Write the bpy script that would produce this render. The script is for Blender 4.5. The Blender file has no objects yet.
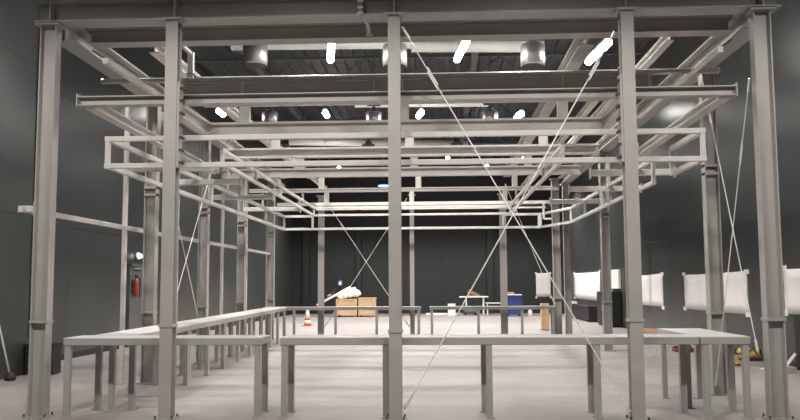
import bpy, bmesh, math, random
from mathutils import Vector, Matrix
random.seed(7)
S = bpy.context.scene
COL = S.collection
V = Vector
PI = math.pi

# ------------------------------------------------------------------ materials
def new_mat(name):
    m = bpy.data.materials.new(name); m.use_nodes = True
    nt = m.node_tree
    return m, nt, nt.nodes['Principled BSDF']

def painted(name, rgb, rough=0.5, metal=0.0, var=0.08, scale=6.0, bump=0.0, spec=0.5):
    m, nt, b = new_mat(name)
    tc = nt.nodes.new('ShaderNodeTexCoord')
    nz = nt.nodes.new('ShaderNodeTexNoise'); nz.inputs['Scale'].default_value = scale
    nz.inputs['Detail'].default_value = 5
    nt.links.new(tc.outputs['Object'], nz.inputs['Vector'])
    rp = nt.nodes.new('ShaderNodeValToRGB')
    rp.color_ramp.elements[0].position = 0.3; rp.color_ramp.elements[1].position = 0.7
    rp.color_ramp.elements[0].color = (*[c * (1 - var) for c in rgb], 1)
    rp.color_ramp.elements[1].color = (*[min(1, c * (1 + var)) for c in rgb], 1)
    nt.links.new(nz.outputs['Fac'], rp.inputs['Fac'])
    nt.links.new(rp.outputs['Color'], b.inputs['Base Color'])
    b.inputs['Roughness'].default_value = rough
    b.inputs['Metallic'].default_value = metal
    b.inputs['Specular IOR Level'].default_value = spec
    if bump:
        bp = nt.nodes.new('ShaderNodeBump'); bp.inputs['Strength'].default_value = bump
        bp.inputs['Distance'].default_value = 0.01
        nt.links.new(nz.outputs['Fac'], bp.inputs['Height'])
        nt.links.new(bp.outputs['Normal'], b.inputs['Normal'])
    return m

def glowing(name, rgb, strength):
    m, nt, b = new_mat(name)
    b.inputs['Base Color'].default_value = (0.8, 0.8, 0.8, 1)
    b.inputs['Emission Color'].default_value = (*rgb, 1)
    b.inputs['Emission Strength'].default_value = strength
    return m

def panelled(name, rgb, axes, pw, ph, rough=0.4, seam=0.45):
    """flat metal cladding panels; axes = which object axes run across and up the wall"""
    m, nt, b = new_mat(name)
    tc = nt.nodes.new('ShaderNodeTexCoord')
    sx = nt.nodes.new('ShaderNodeSeparateXYZ'); cb = nt.nodes.new('ShaderNodeCombineXYZ')
    nt.links.new(tc.outputs['Object'], sx.inputs[0])
    nt.links.new(sx.outputs[axes[0]], cb.inputs[0]); nt.links.new(sx.outputs[axes[1]], cb.inputs[1])
    br = nt.nodes.new('ShaderNodeTexBrick')
    br.offset = 0.0; br.squash = 1.0
    br.inputs['Scale'].default_value = 1.0
    br.inputs['Brick Width'].default_value = pw; br.inputs['Row Height'].default_value = ph
    br.inputs['Mortar Size'].default_value = 0.012; br.inputs['Mortar Smooth'].default_value = 0.2
    br.inputs['Color1'].default_value = (*rgb, 1)
    br.inputs['Color2'].default_value = (*[c * 1.12 for c in rgb], 1)
    br.inputs['Mortar'].default_value = (*[c * seam for c in rgb], 1)
    nt.links.new(cb.outputs[0], br.inputs['Vector'])
    nt.links.new(br.outputs['Color'], b.inputs['Base Color'])
    nz = nt.nodes.new('ShaderNodeTexNoise'); nz.inputs['Scale'].default_value = 1.2
    nt.links.new(tc.outputs['Object'], nz.inputs['Vector'])
    mr = nt.nodes.new('ShaderNodeMapRange')
    mr.inputs['To Min'].default_value = rough - 0.06; mr.inputs['To Max'].default_value = rough + 0.06
    nt.links.new(nz.outputs['Fac'], mr.inputs['Value'])
    nt.links.new(mr.outputs[0], b.inputs['Roughness'])
    bp = nt.nodes.new('ShaderNodeBump'); bp.inputs['Strength'].default_value = 0.5; bp.inputs['Distance'].default_value = 0.01
    bp.invert = True
    nt.links.new(br.outputs['Fac'], bp.inputs['Height']); nt.links.new(bp.outputs['Normal'], b.inputs['Normal'])
    return m

def concrete(name):
    m, nt, b = new_mat(name)
    tc = nt.nodes.new('ShaderNodeTexCoord')
    mp = nt.nodes.new('ShaderNodeMapping'); mp.inputs['Scale'].default_value = (0.35, 0.9, 1)
    nt.links.new(tc.outputs['Object'], mp.inputs['Vector'])
    n1 = nt.nodes.new('ShaderNodeTexNoise'); n1.inputs['Scale'].default_value = 1.0; n1.inputs['Detail'].default_value = 6; n1.inputs['Distortion'].default_value = 0.6
    nt.links.new(mp.outputs[0], n1.inputs['Vector'])
    rp = nt.nodes.new('ShaderNodeValToRGB')
    rp.color_ramp.elements[0].position = 0.25; rp.color_ramp.elements[1].position = 0.75
    rp.color_ramp.elements[0].color = (0.275, 0.249, 0.239, 1)
    rp.color_ramp.elements[1].color = (0.36, 0.326, 0.313, 1)
    nt.links.new(n1.outputs['Fac'], rp.inputs['Fac'])
    nt.links.new(rp.outputs['Color'], b.inputs['Base Color'])
    n2 = nt.nodes.new('ShaderNodeTexNoise'); n2.inputs['Scale'].default_value = 3.0
    nt.links.new(tc.outputs['Object'], n2.inputs['Vector'])
    mr = nt.nodes.new('ShaderNodeMapRange'); mr.inputs['To Min'].default_value = 0.38; mr.inputs['To Max'].default_value = 0.6
    nt.links.new(n2.outputs['Fac'], mr.inputs['Value']); nt.links.new(mr.outputs[0], b.inputs['Roughness'])
    return m

M = dict(
    steel=painted('grey_primed_steel', (0.355, 0.337, 0.318), 0.42, var=0.06, scale=3.0),
    ctop=painted('counter_top_lit_steel', (0.62, 0.60, 0.585), 0.4, var=0.04, scale=3.0),  # paler than the counter steel: overhead light on the tops put into the colour
    rail=painted('pale_grey_steel', (0.56, 0.54, 0.51), 0.38, var=0.05, scale=4.0),
    counter=painted('counter_steel', (0.35, 0.335, 0.322), 0.36, var=0.05, scale=3.0),
    darkbolt=painted('dark_bolt_metal', (0.10, 0.095, 0.09), 0.5, metal=0.4),
    zinc=painted('zinc_rod', (0.78, 0.76, 0.73), 0.35, metal=0.0, var=0.05),
    floor=concrete('polished_concrete'),
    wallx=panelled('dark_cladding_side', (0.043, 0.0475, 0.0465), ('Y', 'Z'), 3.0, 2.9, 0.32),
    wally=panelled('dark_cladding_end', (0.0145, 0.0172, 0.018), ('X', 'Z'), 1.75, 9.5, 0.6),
    ceil=painted('dark_roof_deck', (0.05, 0.055, 0.06), 0.5, var=0.1, scale=2.0),
    truss=painted('dark_truss_paint', (0.11, 0.115, 0.12), 0.5),
    duct=painted('white_duct_sheet', (0.74, 0.73, 0.70), 0.4, var=0.04),
    drum=painted('brushed_drum_metal', (0.5, 0.5, 0.5), 0.38, metal=0.85, var=0.03),
    black=painted('black_paint', (0.014, 0.015, 0.016), 0.55, var=0.2),
    rubber=painted('black_rubber', (0.02, 0.02, 0.02), 0.7),
    paper=painted('white_paper', (0.80, 0.775, 0.765), 0.7, var=0.03, scale=1.2),
    tape=painted('white_tape', (0.86, 0.85, 0.83), 0.5, var=0.02),
    white=painted('white_plastic', (0.80, 0.79, 0.77), 0.45, var=0.04),
    bag=painted('white_plastic_film', (0.86, 0.85, 0.84), 0.35, var=0.05),
    wood=painted('pale_plywood', (0.58, 0.40, 0.23), 0.65, var=0.15, scale=9.0),
    woodd=painted('brown_timber', (0.33, 0.17, 0.09), 0.6, var=0.2, scale=9.0),
    blue=painted('blue_plastic', (0.02, 0.045, 0.17), 0.4, var=0.1),
    orange=painted('orange_plastic', (0.72, 0.20, 0.10), 0.45, var=0.06),
    red=painted('red_paint', (0.40, 0.06, 0.03), 0.35, var=0.06),
    darkred=painted('dark_red_paint', (0.18, 0.025, 0.02), 0.5),
    yellow=painted('yellow_webbing', (0.55, 0.38, 0.10), 0.6, var=0.12, scale=20.0),
    card=painted('brown_cardboard', (0.48, 0.29, 0.17), 0.75, var=0.1),
    door=painted('grey_door_paint', (0.10, 0.105, 0.105), 0.4),
    skin=painted('skin', (0.55, 0.36, 0.27), 0.55),
    cloth=painted('dark_jacket_cloth', (0.018, 0.018, 0.022), 0.85),
    hat=painted('blue_hat_plastic', (0.014, 0.04, 0.11), 0.35),
    mask=painted('pale_blue_mask', (0.55, 0.68, 0.78), 0.7),
    lamp=glowing('lamp_diffuser', (1.0, 0.965, 0.92), 24.0),
    bulk=glowing('bulkhead_glow', (0.95, 0.98, 1.0), 3.0),
    bluelamp=glowing('blue_lamp_glow', (0.16, 0.42, 1.0), 2.2),
)

# ------------------------------------------------------------------ mesh helpers
class MB:
    def __init__(self): self.bm = bmesh.new()
    def prism(self, p0, p1, prof, up=(0, 0, 1)):
        p0, p1 = V(p0), V(p1); d = (p1 - p0).normalized(); up = V(up)
        if abs(d.dot(up.normalized())) > 0.98: up = V((0, 1, 0)) if abs(d.y) < 0.9 else V((1, 0, 0))
        r = d.cross(up).normalized(); u = r.cross(d).normalized()
        a = [self.bm.verts.new(p0 + r * x + u * y) for x, y in prof]
        b = [self.bm.verts.new(p1 + r * x + u * y) for x, y in prof]
        n = len(prof)
        for i in range(n):
            self.bm.faces.new((a[i], a[(i + 1) % n], b[(i + 1) % n], b[i]))
        self.bm.faces.new(a[::-1]); self.bm.faces.new(b)
        return self
    def bar(self, p0, p1, w, h, c=None, up=(0, 0, 1)):
        c = min(w, h) * 0.08 if c is None else c
        x, y = w / 2, h / 2
        return self.prism(p0, p1, [(-x + c, -y), (x - c, -y), (x, -y + c), (x, y - c), (x - c, y), (-x + c, y), (-x, y - c), (-x, -y + c)], up)
    def ibeam(self, p0, p1, w, h, tf=0.016, tw=0.012, up=(0, 0, 1)):
        x, y, t = w / 2, h / 2, tw / 2
        return self.prism(p0, p1, [(-x, -y), (x, -y), (x, -y + tf), (t, -y + tf), (t, y - tf), (x, y - tf), (x, y), (-x, y), (-x, y - tf), (-t, y - tf), (-t, -y + tf), (-x, -y + tf)], up)
    def rod(self, p0, p1, r, n=10, r2=None):
        p0, p1 = V(p0), V(p1); d = (p1 - p0); L = d.length
        q = V((0, 0, 1)).rotation_difference(d.normalized())
        mat = Matrix.Translation((p0 + p1) / 2) @ q.to_matrix().to_4x4()
        bmesh.ops.create_cone(self.bm, cap_ends=True, segments=n, radius1=r, radius2=r if r2 is None else r2, depth=L, matrix=mat)
        return self
    def box(self, x0, x1, y0, y1, z0, z1, c=0.0):
        c = c or min(x1 - x0, y1 - y0, z1 - z0) * 0.05
        return self.bar(((x0 + x1) / 2, (y0 + y1) / 2, z0), ((x0 + x1) / 2, (y0 + y1) / 2, z1), x1 - x0, y1 - y0, c, up=(0, 1, 0))
    def lathe(self, c, prof, n=20, axis='Z'):
        rings = []
        for r, z in prof:
            rings.append([self.bm.verts.new(V(c) + V((r * math.cos(2 * PI * i / n), r * math.sin(2 * PI * i / n), z))) for i in range(n)])
        for k in range(len(rings) - 1):
            for i in range(n):
                self.bm.faces.new((rings[k][i], rings[k][(i + 1) % n], rings[k + 1][(i + 1) % n], rings[k + 1][i]))
        self.bm.faces.new(rings[0][::-1]); self.bm.faces.new(rings[-1])
        return self
    def tube(self, pts, r, n=8):
        pts = [V(p) for p in pts]; rings = []
        for i, p in enumerate(pts):
            t = (pts[min(i + 1, len(pts) - 1)] - pts[max(i - 1, 0)]).normalized()
            up = V((0, 0, 1)) if abs(t.z) < 0.95 else V((1, 0, 0))
            a = t.cross(up).normalized(); b = a.cross(t)
            rings.append([self.bm.verts.new(p + (a * math.cos(2 * PI * k / n) + b * math.sin(2 * PI * k / n)) * r) for k in range(n)])
        for i in range(len(rings) - 1):
            for k in range(n):
                self.bm.faces.new((rings[i][k], rings[i][(k + 1) % n], rings[i + 1][(k + 1) % n], rings[i + 1][k]))
        self.bm.faces.new(rings[0][::-1]); self.bm.faces.new(rings[-1])
        return self
    def ball(self, c, rx, ry, rz, u=14, v=10):
        bmesh.ops.create_uvsphere(self.bm, u_segments=u, v_segments=v, radius=1.0, matrix=Matrix.Translation(V(c)) @ Matrix.Diagonal((rx, ry, rz, 1)))
        return self
    def build(self, name, mat, parent=None, smooth=False):
        bmesh.ops.recalc_face_normals(self.bm, faces=self.bm.faces)
        me = bpy.data.meshes.new(name); self.bm.to_mesh(me); self.bm.free()
        me.materials.append(M[mat] if isinstance(mat, str) else mat)
        if smooth:
            for p in me.polygons: p.use_smooth = True
        o = bpy.data.objects.new(name, me); COL.objects.link(o)
        if parent is not None:
            o.parent = parent
            o.matrix_parent_inverse = Matrix.Translation(-V(parent.location))
        return o

def tag(o, label, cat, group=None, kind='thing'):
    o['label'] = label; o['category'] = cat; o['kind'] = kind
    if group: o['group'] = group
    return o

def thing(name, label, cat, loc, group=None):
    o = bpy.data.objects.new(name, None); COL.objects.link(o); o.location = loc
    o.empty_display_size = 0.1
    return tag(o, label, cat, group)

def struct(o):
    o['kind'] = 'structure'; return o

def dup(root, delta, label):
    r = root.copy(); COL.objects.link(r)
    r.location = V(root.location) + V(delta); r['label'] = label
    for ch in list(root.children):
        c = ch.copy(); COL.objects.link(c); c.parent = r
        c.matrix_parent_inverse = ch.matrix_parent_inverse.copy()
        for g in list(ch.children):
            d = g.copy(); COL.objects.link(d); d.parent = c
            d.matrix_parent_inverse = g.matrix_parent_inverse.copy()
    return r

# ------------------------------------------------------------------ the hall
WL, WR, WB, WF, ZC = -8.3, 6.6, 46.0, -9.0, 9.2
struct(MB().box(WL - .3, WR + .3, WF - .3, WB + .3, -0.2, 0.0, 0.001).build('floor', 'floor'))
struct(MB().box(WL - .3, WL, WF, WB, 0, ZC, 0.001).build('wall_left', 'wallx'))
struct(MB().box(WR, WR + .3, WF, WB, 0, ZC, 0.001).build('wall_right', 'wallx'))
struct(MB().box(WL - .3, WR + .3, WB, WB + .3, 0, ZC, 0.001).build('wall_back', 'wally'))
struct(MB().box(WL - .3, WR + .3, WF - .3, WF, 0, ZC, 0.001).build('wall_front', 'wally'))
# ribbed roof deck
mb = MB(); prof = []
x = WL - 0.3
while x < WR + 0.3:
    prof += [(x, 0), (x + 0.16, 0), (x + 0.20, 0.075), (x + 0.36, 0.075)]
    x += 0.40
prof += [(x, 0), (x, 0.3), (WL - 0.3, 0.3)]
bm = mb.bm
a = [bm.verts.new((px, WF - .3, ZC + pz)) for px, pz in prof]; b = [bm.verts.new((px, WB + .3, ZC + pz)) for px, pz in prof]
for i in range(len(prof)):
    j = (i + 1) % len(prof); bm.faces.new((a[i], a[j], b[j], b[i]))
struct(mb.build('ceiling', 'ceil'))
# wall pilaster against the back wall and low dark base strip
struct(MB().box(-9.6 + 1.3, WR, WB - .04, WB, 0.0, 0.16).build('baseboard_back', 'black'))
struct(MB().box(WL, WL + .03, 16.6, WB - .05, 0.0, 0.12).build('baseboard_left', 'black'))
struct(MB().box(WR - .03, WR, 12, WB - .05, 0.0, 0.12).build('baseboard_right', 'black'))
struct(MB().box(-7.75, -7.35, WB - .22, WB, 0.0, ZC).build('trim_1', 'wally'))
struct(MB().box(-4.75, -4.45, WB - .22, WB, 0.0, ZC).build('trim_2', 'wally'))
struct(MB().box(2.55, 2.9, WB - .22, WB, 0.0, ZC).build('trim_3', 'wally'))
# slate panel on the back wall's upper part
struct(MB().box(WL, WR, WB - .12, WB, 5.75, 6.1).build('trim_4', 'truss'))

# grey door with a bulkhead lamp over it, in the left wall
d = struct(MB().box(WL, WL + .05, 21.5, 23.0, 0.0, 2.12).build('door_1', 'door'))
MB().box(WL, WL + .09, 21.4, 21.5, 0, 2.2).box(WL, WL + .09, 23.0, 23.1, 0, 2.2).box(WL, WL + .09, 21.4, 23.1, 2.12, 2.2).build('door_frame', 'door', d)
MB().box(WL + .09, WL + .1, 21.7, 22.95, 2.06, 2.09).build('door_closer', 'steel', d)
MB().bar((WL + .11, 22.72, 0.95), (WL + .11, 22.72, 1.2), .03, .03).bar((WL + .05, 22.72, 1.19), (WL + .11, 22.72, 1.19), .025, .025).bar((WL + .05, 22.72, .96), (WL + .11, 22.72, .96), .025, .025).build('door_handle', 'zinc', d)
t = thing('wall_lamp', 'small oval lit lamp on the wall above the fire extinguisher', 'lamp', (WL, 22.1, 2.42))
MB().ball((WL + .03, 22.1, 2.42), .05, .16, .11).build('housing', 'white', t, True)
MB().ball((WL + .08, 22.1, 2.42), .06, .12, .065).build('lens', 'bulk', t, True)
t = thing('fire_extinguisher', 'red fire extinguisher hung on the grey wall under the oval lamp', 'fire extinguisher', (WL + .16, 21.68, 1.3))
MB().lathe((WL + .16, 21.68, 1.32), [(.055, 0), (.068, .02), (.068, .36), (.05, .44), (.028, .5)], 16).build('cylinder', 'red', t, True)
MB().lathe((WL + .16, 21.68, 1.82), [(.035, 0), (.035, .05)], 10).bar((WL + .16, 21.58, 1.89), (WL + .16, 21.80, 1.86), .03, .02).build('valve_handle', 'black', t)
MB().tube([(WL + .16, 21.75, 1.84), (WL + .17, 21.90, 1.8), (WL + .17, 21.93, 1.5), (WL + .17, 21.88, 1.3)], .016).build('hose', 'rubber', t, True)
MB().box(WL, WL + .05, 21.62, 21.74, 1.4, 1.75).build('bracket', 'white', t)

# ------------------------------------------------------------------ steel frame
def column(x, y, w, dpt, ztop, axis, label, stiff=(1.17,), group='columns of the steel frame', bolts=False, cap=True, x1=None):
    """H section; axis 'y' = flanges face the viewer, 'x' = web faces the viewer"""
    t = thing('steel_column', label, 'column', (x, y, 0), group)
    up = (0, 1, 0) if axis == 'y' else (1, 0, 0)
    a, b_ = (w, dpt) if axis == 'y' else (dpt, w)
    tf = 0.016 if w > .18 else 0.012
    MB().ibeam((x, y, 0.02), (x, y, ztop - (.02 if cap else 0)), a, b_, tf, .012, up).build('shaft', 'steel', t)
    MB().box(x - w / 2 - .045, x + w / 2 + .045, y - dpt / 2 - .04, y + dpt / 2 + .04, 0.0, 0.022).build('base_plate', 'steel', t)
    if cap: MB().box(x - w / 2 - .05, x + w / 2 + .05, y - dpt / 2 - .05, y + dpt / 2 + .04, ztop - .022, ztop).build('cap_plate', 'steel', t)
    for z in stiff:
        e = .008 if axis == 'x' else .02
        MB().box(x - w / 2 - (.012 if z < 2 else 0), x + w / 2 + (.012 if z < 2 else 0), y - dpt / 2 - .012, y + dpt / 2 + .012, z - .018, z + .018).build('stiffener_plate', 'steel', t)
    if bolts:
        for sx in (-1, 1):
            for sy in (-1, 1):
                MB().rod((x + sx * (w / 2 + .024), y + sy * (dpt / 2 + .022), .02), (x + sx * (w / 2 + .024), y + sy * (dpt / 2 + .022), .055), .013, 6).build('anchor_bolt', 'darkbolt', t)
    return t

XL, XIL, XC, XIR, XR = -4.955, -3.32, -0.55, 2.285, 3.935
Y0, ZT = 10.0, 4.93
fc = 'columns along the front of the frame'
column(XL, Y0 + .03, .21, .15, ZT, 'x', 'wide steel column at the front corner beside the white floor pole', (1.17,), fc, True)
column(XIL, Y0 - .08, .155, .16, ZT, 'y', 'slim steel front post standing before the counter with no bracing rod', (1.12,), fc, True)
column(XC, Y0 - .08, .15, .16, ZT, 'y', 'slim steel front post in the middle where the high bracing rod begins', (1.05,), fc, True)
column(XIR, Y0 - .08, .155, .16, ZT, 'y', 'slim steel front post where the bracing rod reaches the floor by the return counter', (1.17,), fc, True)
column(XR, Y0 + .03, .21, .15, ZT, 'x', 'wide steel column at the front corner beside the yellow coil of webbing', (1.17,), fc, True)
lc = 'columns behind the long side counter'
for (x, y), ord_ in zip(((-4.84, 13.5), (-4.95, 16.95), (-5.08, 20.75), (-5.18, 24.9)), ('first', 'second', 'third', 'fourth')):
    column(x, y, .2, .16, 4.75, 'x', f'steel column by the long side counter, {ord_} behind the white-pole corner column', (1.17, 3.12, 3.24), lc)
rc = 'columns along the wall of white sheets'
for (x, y), ord_ in zip(((3.98, 12.23), (3.96, 20.0), (3.98, 26.2)), ('first', 'second', 'third')):
    column(x, y, .2, .17, 4.75, 'x', f'steel column on the white-sheet side, {ord_} one behind the front corner column', (1.17, 3.2, 3.32), rc)
column(3.45, 24.75, .22, .18, 4.75, 'x', 'steel column just inside the far corner, at the end of the far counter', (1.17, 3.2), rc)
pc = 'slim posts behind the far counter'
for x, w, s in ((-3.6, .17, 'nearest the traffic cone'), (-.86, .13, 'at the gap in the far counter'), (1.86, .2, 'in front of the blue bin')):
    column(x, 24.62, w, .16, 4.3, 'y', f'slim steel post behind the far counter, the one {s}', (), pc)
for x, sd, s in ((XIL, 1, 0), (XIR, -1, 0)):
    t = thing('splice_bracket', 'dark bolted bracket plate on the side of the slim front post ' + ('with no bracing rod' if sd > 0 else 'at the rod foot'), 'bracket', (x + sd * .092, 9.94, 3.2))
    xa, xb = sorted((x + sd * .078, x + sd * .106))
    MB().box(xa, xb, 9.85, 10.0, 3.05, 4.12, .002).build('plate', 'steel', t)
    for k in range(7):
        z = 3.12 + k * .155
        MB().rod((x + sd * .1, 9.9, z), (x + sd * .135, 9.88, z), .018, 6).build('bolt', 'darkbolt', t)
        MB().rod((x + sd * .1, 9.99, z), (x + sd * .135, 9.99, z), .018, 6).build('bolt', 'darkbolt', t)
# thin studs standing outside the left columns and the rail between them
for y, s in ((13.4, 'beside the first column behind the corner'), (14.75, 'second in the row, just past the first column'), (16.2, 'third in the row, ahead of the second column'), (18.3, 'just past the second column'), (19.8, 'ahead of the third column'), (22.4, 'between the third and fourth columns'), (25.3, 'last in the row, past the fourth column')):
    t = thing('wall_stud', f'thin pale stud on the extinguisher side, {s}', 'stud', (-5.15 - (y - 13.4) * .012, y, 0), 'thin studs along the side')
    xs = t.location.x - .1
    MB().bar((xs, y, .01), (xs, y, 4.74), .07, .07, up=(0, 1, 0)).build('shaft', 'rail', t)
    MB().box(xs - .08, xs + .08, y - .08, y + .08, 0, .014).build('base_plate', 'steel', t)
t = tag(MB().bar((-5.20, 9.9, 2.56), (-5.22, 25.3, 2.56), .05, .07).build('side_rail', 'rail'), 'long horizontal rail crossing the thin studs at head height', 'rail')
t = thing('side_bracket', 'short stub rail sticking out from the front corner column towards the dark wall', 'bracket', (-5.2, 10.0, 2.56))
MB().bar((-5.28, 10.02, 2.57), (-5.07, 10.02, 2.57), .07, .08).build('arm', 'rail', t)
MB().box(-5.075, -5.06, 9.96, 10.1, 2.48, 2.66).build('end_plate', 'steel', t)
t = thing('wall_stud', 'thin pale stud behind the first column on the white-sheet side', 'stud', (4.15, 13.0, 0), 'thin studs along the side')
MB().bar((4.16, 13.0, .01), (4.16, 13.0, 4.74), .06, .06, up=(0, 1, 0)).build('shaft', 'rail', t)
MB().box(4.08, 4.24, 12.92, 13.08, 0, .014).build('base_plate', 'steel', t)

# -- top beams
def beam(name, p0, p1, w, h, label, cat='beam', mat='steel', stiffs=(), group=None, bolts=False):
    m = (V(p0) + V(p1)) / 2
    t = thing(name, label, cat, m, group)
    MB().ibeam(p0, p1, w, h, .018 if h > .2 else .012, .012).build('girder', mat, t)
    d = (V(p1) - V(p0)).normalized()
    for s in stiffs:
        p = V(p0) + d * s
        for sd in (-1, 1):
            q = p + V((d.y, -d.x, 0)) * sd * (w / 4)
            MB().bar(q - V((0, 0, h / 2 - .018)), q + V((0, 0, h / 2 - .018)), *((.014, w / 2 - .012) if abs(d.x) > .5 else (w / 2 - .012, .014)), c=.001, up=(0, 1, 0)).build('stiffener', 'rail', t)
    return t
g1 = 'upper beams of the steel frame'
beam('top_beam', (-5.12, Y0 + .05, 5.08), (4.15, Y0 + .05, 5.08), .30, .28, 'large steel beam lying across the tops of all front columns', stiffs=(.2, 1.8, 4.57, 7.41, 9.06), group=g1)
beam('top_beam', (-4.72, 10.7, 4.96), (3.79, 10.7, 4.96), .25, .2, 'second large beam hung close behind the front top beam', group=g1)
beam('side_beam', (-4.86, 10.22, 4.90), (-5.1, 26.0, 4.90), .27, .26, 'large beam running back along the column tops on the extinguisher side', group=g1)
beam('side_beam', (3.93, 10.22, 4.90), (3.97, 26.6, 4.90), .27, .26, 'large beam running back along the column tops on the white-sheet side', group=g1)
beam('roof_beam', (-3.9, 10.85, 4.87), (-3.9, 24.4, 4.87), .16, .16, 'high pale beam running back above the slim front post that has no rod', mat='rail', group=g1)
beam('roof_beam', (3.08, 10.85, 4.88), (3.08, 24.4, 4.88), .11, .12, 'high pale beam running back between the rod-foot post and the sheet-side corner', mat='rail', group=g1)
beam('roof_beam', (1.98, 10.85, 4.88), (1.98, 24.4, 4.88), .2, .2, 'high beam running back from behind the post at the rod foot', group=g1)
for x, s in ((-4.3, 'extinguisher'), (3.5, 'white-sheet')):
    t = thing('hanging_tube', f'open-ended square tube slung under the roof beams on the {s} side', 'tube', (x, 11.5, 4.5), g1)
    MB().bar((x, 10.2, 4.5), (x, 14.4, 4.5), *((.08, .08) if x < 0 else (.05, .05))).build('tube', 'rail', t)
    MB().bar((x - .035, 10.2, 4.5), (x + .035, 10.2, 4.5), .04, .08).build('end_plate', 'rail', t)
    for yy in (10.7, 13.6): MB().bar((x, yy, 4.54), (x + (-.4 if x < 0 else .35), yy, 4.79), .03, .03).build('hanger', 'steel', t)
t = thing('hanging_strap', 'bolted strap with a bent end hung over the front top beam', 'strap', (-.93, 9.86, 5.0))
MB().tube([(-.97, 9.87, 5.24), (-.965, 9.865, 5.0), (-.95, 9.86, 4.9), (-.9, 9.86, 4.84), (-.87, 9.87, 4.78), (-.86, 9.88, 4.68)], .024, 8).build('strap', 'steel', t, True)
for z in (5.18, 5.1, 5.02, 4.95): MB().rod((-1.0, 9.85, z), (-.93, 9.85, z), .013, 8).build('bolt', 'zinc', t)
MB().bar((-.9, 9.9, 4.68), (-.82, 9.9, 4.68), .05, .05).build('hook_end', 'darkbolt', t)
# -- tall plate beam with stiffeners (with a long tube on top)
t = thing('tube_rail', 'long rounded tube lying on top of the stiffened plate beam', 'tube', (-.5, 11.75, 4.64), g1)
MB().bar((-5.0, 11.75, 4.63), (4.0, 11.75, 4.63), .09, .075, .02).build('tube', 'steel', t)
for xx in (-5.0, 4.0): MB().ball((xx, 11.75, 4.63), .02, .038, .032).build('end_cap', 'steel', t, True)
beam('plate_beam', (-3.85, 11.78, 4.48), (3.06, 11.78, 4.48), .15, .22, 'plate beam with welded stiffeners hung just under the long rounded tube', stiffs=(.96, 2.9, 3.32, 5.63, 6.86), group=g1)
for x, z0, s in ((-3.62, 4.6, 'above the slim post with no rod'), (2.62, 4.6, 'above the post at the rod foot')):
    t = thing('hanger_post', f'short pale hanger from the second top beam, {s}', 'post', (x, 11.6, 4.6), 'short hangers')
    MB().bar((x, 11.6, 4.62), (x, 11.6, 5.0), .08, .08, up=(0, 1, 0)).build('shaft', 'rail', t)
    MB().box(x - .06, x + .06, 11.55, 11.83, 4.665, 4.68).build('foot_plate', 'steel', t)
    MB().bar((x, 11.6, 4.98), (x, 10.75, 4.98), .05, .05).build('arm', 'steel', t)

# -- cantilever canopy frame (front beam + side arms)
t = thing('canopy_frame', 'wide canopy frame fixed behind the front posts with an arm running back from each end', 'frame', (-.5, 10.25, 3.98))
MB().ibeam((-4.66, 10.26, 3.98), (3.68, 10.26, 3.98), .16, .12, .014, .012).build('front_beam', 'steel', t)
MB().ibeam((-4.56, 10.35, 3.97), (-4.72, 16.7, 3.97), .15, .12, .014, .012).build('side_arm', 'rail', t)
MB().ibeam((3.59, 10.35, 3.97), (3.66, 16.0, 3.97), .15, .12, .014, .012).build('side_arm', 'rail', t)
for x in (XIL, XC, XIR):
    MB().box(x - .06, x + .06, 10.02, 10.185, 3.9, 4.07).build('bracket', 'darkbolt', t)
for x in (-4.655, 3.675): MB().box(x - .006, x + .006, 10.16, 10.36, 3.9, 4.07).build('end_plate', 'steel', t)

# -- cross trusses: lower chord, upper chord, three short posts
def truss(y, x0, x1, z0, z1, zu, label, xs=(-2.85, -.52, 1.77), arms=False, pw=.15):
    t = thing('cross_truss', label, 'truss', ((x0 + x1) / 2, y, z0), 'cross trusses of the frame')
    h = z1 - z0
    MB().ibeam((x0, y, (z0 + z1) / 2), (x1, y, (z0 + z1) / 2), max(.12, h * .8), h, .03, .014).build('lower_chord', 'rail', t)
    MB().bar((x0, y, zu), (x1, y, zu), .09, .08).build('upper_chord', 'steel', t)
    for x in xs:
        MB().bar((x, y, z1), (x, y, zu - .04), pw, .1, up=(0, 1, 0)).build('post', 'rail', t)
    if arms:
        for x in (x0 + .06, x1 - .06):
            MB().ibeam((x, 10.36, (z0 + z1) / 2), (x, y - .06, (z0 + z1) / 2), .13, h * .8, .014, .012).build('side_arm', 'rail', t)
    return t
truss(11.75, -3.45, 2.42, 3.76, 3.97, 4.26, 'first cross truss, the nearest, tied forward to the front posts by side arms', arms=True)
truss(14.0, -3.75, 2.7, 3.80, 3.97, 4.26, 'second cross truss back from the front posts')
truss(16.5, -4.45, 2.8, 3.79, 3.97, 4.26, 'third cross truss back from the front posts')
truss(19.5, -4.6, 2.65, 3.83, 3.91, 4.24, 'fourth cross truss, with a thin lower chord', pw=.13)
truss(22.9, -4.6, 3.3, 3.83, 3.91, 4.24, 'fifth and farthest cross truss, near the far posts', xs=(-3.2, -.8, 1.8), pw=.13)
# -- longitudinal beams
for x, z, s in ((-3.3, 4.37, 'upper side beam over the trusses on the extinguisher side'), (2.35, 4.37, 'upper side beam over the trusses on the white-sheet side')):
    beam('side_rail', (x, 11.9, z), (x, 23.5, z), .09, .1, s, mat='rail', group='side beams joining the trusses')
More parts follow.
